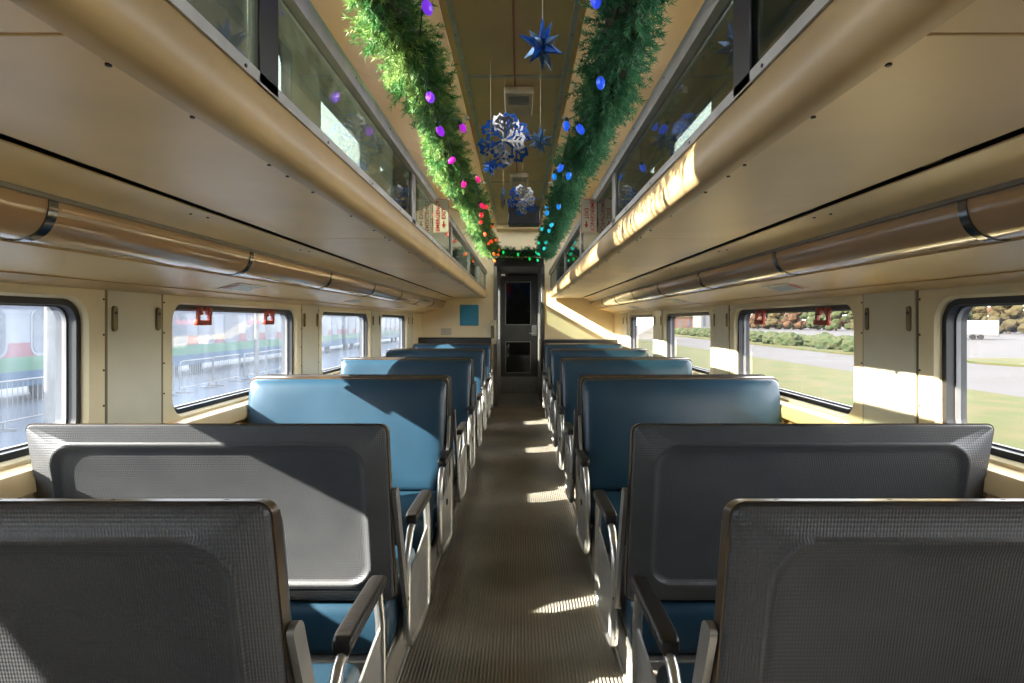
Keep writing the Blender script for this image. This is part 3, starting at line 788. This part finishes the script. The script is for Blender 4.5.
def bulb_mats():
    cache = {}
    def get(c):
        key = tuple(round(x, 2) for x in c)
        if key not in cache:
            cache[key] = mat('bulb_glow_%d' % len(cache), c, 0.15, var=0.1, scale=60, emit=c, es=0.45)
        return cache[key]
    return get
bmat = bulb_mats()
def bulb_mesh(m):
    prof = [(0.002, 0.028), (0.010, 0.022), (0.015, 0.010), (0.016, -0.002), (0.012, -0.014), (0.008, -0.018)]
    mb = MB(); mb.loops([[(r * math.cos(2 * math.pi * k / 10), r * math.sin(2 * math.pi * k / 10), z) for k in range(10)] for r, z in prof], True, True)
    o = mb.build('bulb', m, smooth=False); me = o.data; bpy.data.objects.remove(o); return me
sk = MB().cyl((0, 0, -0.026), 0.0085, 0.018, 'Z', 8).build('socket', 'cord'); skm = sk.data; bpy.data.objects.remove(sk)
def lerpc(stops, y):
    for (a, ca), (b, cb) in zip(stops, stops[1:]):
        if y <= b:
            t = max(0, min(1, (y - a) / (b - a))); t = round(t * 3) / 3
            return tuple(ca[i] + (cb[i] - ca[i]) * t for i in range(3))
    return stops[-1][1]
stopsL = [(0.9, (0.10, 0.04, 1.0)), (1.6, (0.18, 0.06, 1.0)), (2.7, (0.35, 0.03, 0.9)), (3.4, (0.9, 0.02, 0.35)), (4.6, (1.0, 0.03, 0.06)), (6.0, (1.0, 0.10, 0.02)), (8.0, (1.0, 0.2, 0.03))]
stopsR = [(0.9, (0.04, 0.06, 1.0)), (3.0, (0.02, 0.14, 1.0)), (4.6, (0.01, 0.35, 1.0)), (6.0, (0.02, 0.7, 0.9)), (8.0, (0.02, 0.9, 0.3))]
rnd = random.Random(5)
bm_cache = {}
def string_lights(s, stops, label):
    g = empty('string_lights', (s * 0.3, 4.5, 2.06)); tag(g, label, 'string lights')
    pts = []
    y = 1.05; i = 0
    while y < 8.2:
        c = lerpc(stops, y)
        key = tuple(round(x, 2) for x in c)
        if key not in bm_cache: bm_cache[key] = bulb_mesh(bmat(c))
        x = s * (0.285 + 0.05 * rnd.uniform(-1, 1)); z = 2.075 + 0.035 * rnd.uniform(-1, 1) - 0.02
        if i % 3 == 2: x = s * (0.25); z = 2.16
        p = Vector((x, y, z)) - Vector(g.location)
        b = part('bulb', bm_cache[key], g, p, (R(180 + rnd.uniform(-50, 50)), R(rnd.uniform(-40, 40)), 0))
        part('socket', skm, b)
        pts.append(p + Vector((s * 0.01, 0, 0.028)))
        y += rnd.uniform(0.26, 0.42); i += 1
    q = []
    for a, b in zip(pts, pts[1:]):
        q += [a, a.lerp(b, 0.5) + Vector((s * 0.02, 0, 0.03))]
    MB().tube(q + [pts[-1]], 0.003, 5).build('cord', 'cord', g)
string_lights(-1, stopsL, 'string of purple to red faceted bulbs running along the left garland')
string_lights(1, stopsR, 'string of blue to teal faceted bulbs running along the right garland')
g = empty('string_lights', (0, 8.24, 2.17)); tag(g, 'three green bulbs on the short garland above the end door', 'string lights')
gm = bulb_mesh(bmat((0.01, 0.9, 0.15)))
for x, z in ((-0.20, 0.0), (0.0, -0.03), (0.16, -0.09)): part('bulb', gm, g, (x, -0.02, z), (R(180), 0, 0))
MB().tube([(-0.3, 0, 0.03), (-0.2, 0, 0.03), (0, 0, 0), (0.16, 0, -0.05), (0.3, 0.02, 0)], 0.003, 5).build('cord', 'cord', g)

# ------------------------------------------------------------------ hanging ornaments
def hang(name, loc, label, cat, group=None):
    r = empty(name, loc); tag(r, label, cat, group)
    MB().tube([(0, 0, 0), (0.002, 0, (CZT - 0.005 - loc[2]) * 0.5), (0, 0, CZT - 0.004 - loc[2])], 0.0012, 5).build('string', 'thread', r)
    return r
def star(r, R_, mats, seed, squash=(1, 1, 1), npt=14):
    rg = random.Random(seed)
    dirs = [Vector((0, 0, 1)), Vector((0, 0, -1))]
    for i in range(npt):
        z = 1 - 2 * (i + .5) / npt; a = i * 2.39996 + rg.uniform(-.2, .2)
        dirs.append(Vector((math.sqrt(1 - z * z) * math.cos(a), math.sqrt(1 - z * z) * math.sin(a), z)))
    for i, dv in enumerate(dirs):
        dv = Vector((dv.x * squash[0], dv.y * squash[1], dv.z * squash[2]))
        Ls = R_ * rg.uniform(0.8, 1.05) * (1.15 if i < 2 else 1)
        u = dv.normalized().orthogonal().normalized(); v = dv.normalized().cross(u)
        wq = R_ * 0.17
        mid = dv * (Ls * 0.35)
        ring = [mid + (u * math.cos(k * math.pi / 2) + v * math.sin(k * math.pi / 2)) * wq for k in range(4)]
        mb = MB(); tip = mb.bm.verts.new(dv * Ls); root = mb.bm.verts.new((0, 0, 0)); rv = [mb.bm.verts.new(p) for p in ring]
        for k in range(4):
            mb.bm.faces.new((rv[k], rv[(k + 1) % 4], tip)); mb.bm.faces.new((rv[(k + 1) % 4], rv[k], root))
        mb.build('spike', mats[i % len(mats)], r, smooth=False)
def flake_arm(L, wd):
    mb = MB(); t = 0.0012
    mb.box(-wd * .5, wd * .5, -t, t, 0, L)
    for q in (0.38, 0.60, 0.82):
        for sg in (-1, 1):
            m_ = Matrix.Translation((0, 0, L * q)) @ Matrix.Rotation(R(sg * 50), 4, 'Y')
            mb.box(-wd * .42, wd * .42, -t, t, 0, L * (0.42 if q < .7 else 0.26), mtx=m_)
            mb.box(-wd * 1.0, wd * 1.0, -t, t, L * (.30 if q < .7 else .18), L * (.30 if q < .7 else .18) + wd * 1.2, mtx=m_)
    mb.box(-wd * 1.2, wd * 1.2, -t * 1.2, t * 1.2, L * 0.90, L * 1.0)
    return mb
def flake(r, R_, spec):
    for (ax, az, ay, m, k) in spec:
        o = flake_arm(R_ * k, R_ * 0.085).build('foil_arm', m, r, smooth=False)
        o.rotation_euler = (R(ax), R(ay), R(az))
    MB().cyl((0, 0, 0), R_ * 0.12, R_ * 0.1, 'Z', 8).build('hub', 'foil_silver', r)
a = hang('hanging_star', (0.108, 2.17, 2.215), 'steel blue foil star nearest the camera, hung highest in the frame', 'ornament'); star(a, 0.10, ['foil_blue', 'foil_steel'], 3)
a = hang('hanging_star', (0.135, 3.2, 2.185), 'steel blue foil star right of the big snowflake', 'ornament'); star(a, 0.085, ['foil_steel', 'foil_steel'], 5)
a = hang('hanging_star', (-0.125, 3.1, 2.02), 'small bright blue foil star at lower left of the big snowflake', 'ornament'); star(a, 0.055, ['foil_blue'], 8)
a = hang('hanging_star', (-0.10, 4.5, 2.15), 'narrow blue and silver foil star left of the small snowflake', 'ornament'); star(a, 0.095, ['foil_steel', 'foil_silver'], 9, (0.28, 0.28, 1), 10)
spec = []
for i in range(6): spec.append((rnd.uniform(-10, 10), rnd.uniform(-20, 20), i * 60 + 12, 'foil_blue', 1.0))
for i in range(5): spec.append((rnd.uniform(40, 130), i * 72, 0, 'foil_blue' if i % 2 else 'foil_silver', 1.0))
for i in range(5): spec.append((10, 90 * (i % 2) + 40, i * 72 + 40, 'foil_silver', 0.95))
a = hang('hanging_snowflake', (-0.055, 3.3, 2.215), 'large blue and silver foil snowflake hanging mid ceiling', 'ornament'); flake(a, 0.145, spec)
a = hang('hanging_snowflake', (0.05, 4.9, 2.215), 'smaller blue and silver foil snowflake hanging farther down the ceiling', 'ornament'); flake(a, 0.125, spec[2:])

# ------------------------------------------------------------------ outdoors
GZ = CZ - 2.45
out = tag(MB().box(-200, 6, -80, 400, GZ - 0.5, GZ).build('ground_left', 'asphalt'), kind='structure')
tag(MB().box(6, 16.3, -80, 400, GZ - 0.5, GZ).build('grass_verge', 'grass'), kind='structure')
tag(MB().box(16.3, 400, -80, 400, GZ - 0.5, GZ).build('road', 'road'), kind='structure')
tag(MB().loops([[(24 , 44, GZ), (27, 42, GZ), (29, 44, GZ), (33, 130, GZ), (27, 130, GZ)], [(24, 44, GZ + 0.12), (27, 42, GZ + .12), (29, 44, GZ + .12), (33, 130, GZ + .12), (27, 130, GZ + .12)]], True, True).build('hedge_bed', 'grass'), kind='structure')
tag(MB().cyl((30.5, 34.5, GZ + .05), 4.0, 0.12, 'Z', 24).build('kerb_island', 'grass'), kind='structure')

def blob(mb, c, r, rg, n=2):
    t = bmesh.new(); bmesh.ops.create_icosphere(t, subdivisions=n, radius=1)
    for v in t.verts:
        k = 1 + rg.uniform(-.16, .16)
        v.co = Vector((c[0] + v.co.x * r[0] * k, c[1] + v.co.y * r[1] * k, c[2] + v.co.z * r[2] * k))
    mb.merge(t)
rg = random.Random(11)
for i in range(16):
    mb = MB(); x = 26.5 + i * 0.22 + rg.uniform(-.5, .5); y = 46 + i * 4.4 + rg.uniform(-.6, .6)
    for j in range(5): blob(mb, (x + rg.uniform(-1, 1), y + rg.uniform(-1.0, 1.0), GZ + 0.5), (0.9, 1.1, 0.6 + rg.uniform(0, .3)), rg, 3)
    tag(mb.build('shrub', 'hedge', smooth=False), 'low green shrub in the planting strip beyond the road outside the right windows', 'shrub', 'roadside shrubs outside the right windows')
for i in range(44):
    row = i % 2
    q = i // 2
    x, y = (112 + row * 13 - q * 2.2 + rg.uniform(-1, 1), 62 + q * 8.2 + row * 4 + rg.uniform(-.8, .8))
    h = rg.uniform(6.5, 10)
    t = empty('tree', (x, y, GZ)); tag(t, 'autumn tree in the distant tree line outside the right windows', 'tree', 'distant trees outside the right windows')
    c = MB()
    for j in range(26): blob(c, (rg.uniform(-2.8, 2.8) * (1 - j / 40), rg.uniform(-2.8, 2.8) * (1 - j / 40), 0.9 + (h - 1.5) * j / 26), (1.15, 1.15, 0.95), rg, 2)
    c.build('crown', ('leaf_a', 'leaf_b', 'leaf_b', 'hedge')[rg.randrange(4)], t, smooth=False)
    MB().cyl((0, 0, h * .3), 0.25, h * .6, 'Z', 7).build('trunk', 'trunk', t)
# trailer
t = empty('cargo_trailer', (62.0, 82, GZ)); tag(t, 'white box cargo trailer parked across the lot, seen through the nearest right window', 'trailer')
t.rotation_euler = (0, 0, R(-35))
MB().box(-2.7, 2.7, -1.1, 1.1, 0.5, 2.62, 0.08).build('box_body', 'trailer', t)
for x in (-0.1, 0.75):
    for y in (-1.12, 1.12): MB().cyl((x, y, 0.36), 0.36, 0.22, 'Y', 16).build('wheel', 'tyre', t)
MB().box(-0.6, 1.25, -1.18, -1.1, 0.70, 0.85).build('fender', 'galv', t)
MB().tube([(-2.7, 0, 0.5), (-4.0, 0, 0.5)], 0.06, 6).build('tow_bar', 'galv', t)
# distant buildings right
for i, (x, y, sx, sy, h, m) in enumerate(((60, 190, 8, 9, 5.5, 'bldg'), (45, 175, 9, 6, 3.6, 'bldg2'), (40, 268, 14, 10, 6, 'bldg'))):
    b = empty('building', (x, y, GZ)); tag(b, ['pale tall-windowed building beyond the parking lot', 'low red building beyond the parking lot', 'long pale building farthest down the lot'][i], 'building')
    MB().box(-sx / 2, sx / 2, -sy / 2, sy / 2, 0, h).build('wall', m, b)
    MB().profile([(-sx / 2 - .3, h), (0, h + 1.4), (sx / 2 + .3, h)], -sy / 2 - .3, sy / 2 + .3).build('roof', 'leaf_a', b)
    for j in range(4): MB().box(-sx / 2 + sx * (j + .3) / 4, -sx / 2 + sx * (j + .7) / 4, -sy / 2 - .05, -sy / 2, 1.0, h - .8).build('window', 'tglass', b)

# left: neighbouring train
def train_car(y0, y1, label):
    t = empty('passenger_car', (-16.0, (y0 + y1) / 2, GZ)); tag(t, label, 'train car')
    hl = (y1 - y0) / 2
    c = CZ - GZ
    for nm, m, z0, z1 in (('blue_skirt', 'tb', 0.55, c - 1.45), ('green_stripe', 'tg', c - 1.45, c - 1.03), ('red_stripe', 'tr', c - 1.03, c - 0.62), ('upper_body', 'tw', c - 0.62, c + 1.4)):
        MB().box(-1.5, 1.5, -hl, hl, z0, z1, 0.0).build(nm, m, t)
    MB().profile([(-1.5, c + 1.4), (-1.2, c + 1.75), (0, c + 1.95), (1.2, c + 1.75), (1.5, c + 1.4)], -hl, hl).build('roof', 'galv', t)
    nw = int(hl * 2 / 2.4)
    for j in range(nw):
        yy = -hl + 1.4 + j * 2.4
        lp = rrect(yy - .72, yy + .72, c - 0.95, c + 0.35, .25)
        MB().loops([[(1.49, y, z) for y, z in lp], [(1.53, y, z) for y, z in lp]], True, True).build('window', 'tglass', t)
        lp0 = rrect(yy - .8, yy + .8, c - 1.03, c + 0.43, .3)
        MB().loops([[(1.49, y, z) for y, z in lp0], [(1.515, y, z) for y, z in lp0]], True, True).build('window_frame', 'tw', t)
    for yy in (-hl + 3, hl - 3):
        for d_ in (-1, 1): MB().cyl((0.9, yy + d_, 0.45), 0.45, 0.15, 'X', 16).build('wheel', 'tyre', t)
train_car(-2, 23, 'nearer striped passenger car parked on the next track, seen through the left windows')
train_car(24, 49, 'middle striped passenger car parked on the next track beyond the left windows')
train_car(50, 75, 'farthest striped passenger car parked on the next track beyond the left windows')
# barricades
def barricade():
    t = empty('barricade')
    MB().tube([(0, -1.1, 0.2), (0, -1.1, 1.0), (0, -1.0, 1.1), (0, 1.0, 1.1), (0, 1.1, 1.0), (0, 1.1, 0.2), (0, -1.1, 0.2)], 0.025, 6).build('frame', 'galv', t)
    br = MB().cyl((0, 0, 0.65), 0.01, 0.9, 'Z', 5).build('bar', 'galv', t)
    br.location.y = -1.0
    for i in range(1, 15): part('bar', br, t, (0, -1.0 + i * 2 / 14, 0))
    for y in (-.8, .8): MB().box(-.3, .3, y - .03, y + .03, 0.0, 0.05).build('foot', 'galv', t); MB().box(-.02, .02, y - .02, y + .02, 0.05, .22).build('foot_post', 'galv', t)
    return t
b0 = barricade()
for i in range(9):
    b = b0 if i == 0 else copy_tree(b0)
    b.location = (-11.5 + 0.1 * (i % 2), 9.5 + i * 2.35, GZ)
    tag(b, 'grey steel crowd barricade in the line beside the striped train outside the left windows', 'barricade', 'crowd barricades outside the left windows')
for i, (x, y, lab) in enumerate(((-9.3, 11.9, 'pale post standing outside the nearest left window'), (-10.5, 24, 'pale post standing outside the second left window'))):
    t = empty('lamp_post', (x, y, GZ)); tag(t, lab, 'post')
    MB().tube([(0, 0, 0), (0, 0, 4.2)], [0.10, 0.08], 10).build('pole', 'bldg', t)
    MB().box(-.2, .2, -.2, .2, 0, .12).build('base', 'bldg', t)
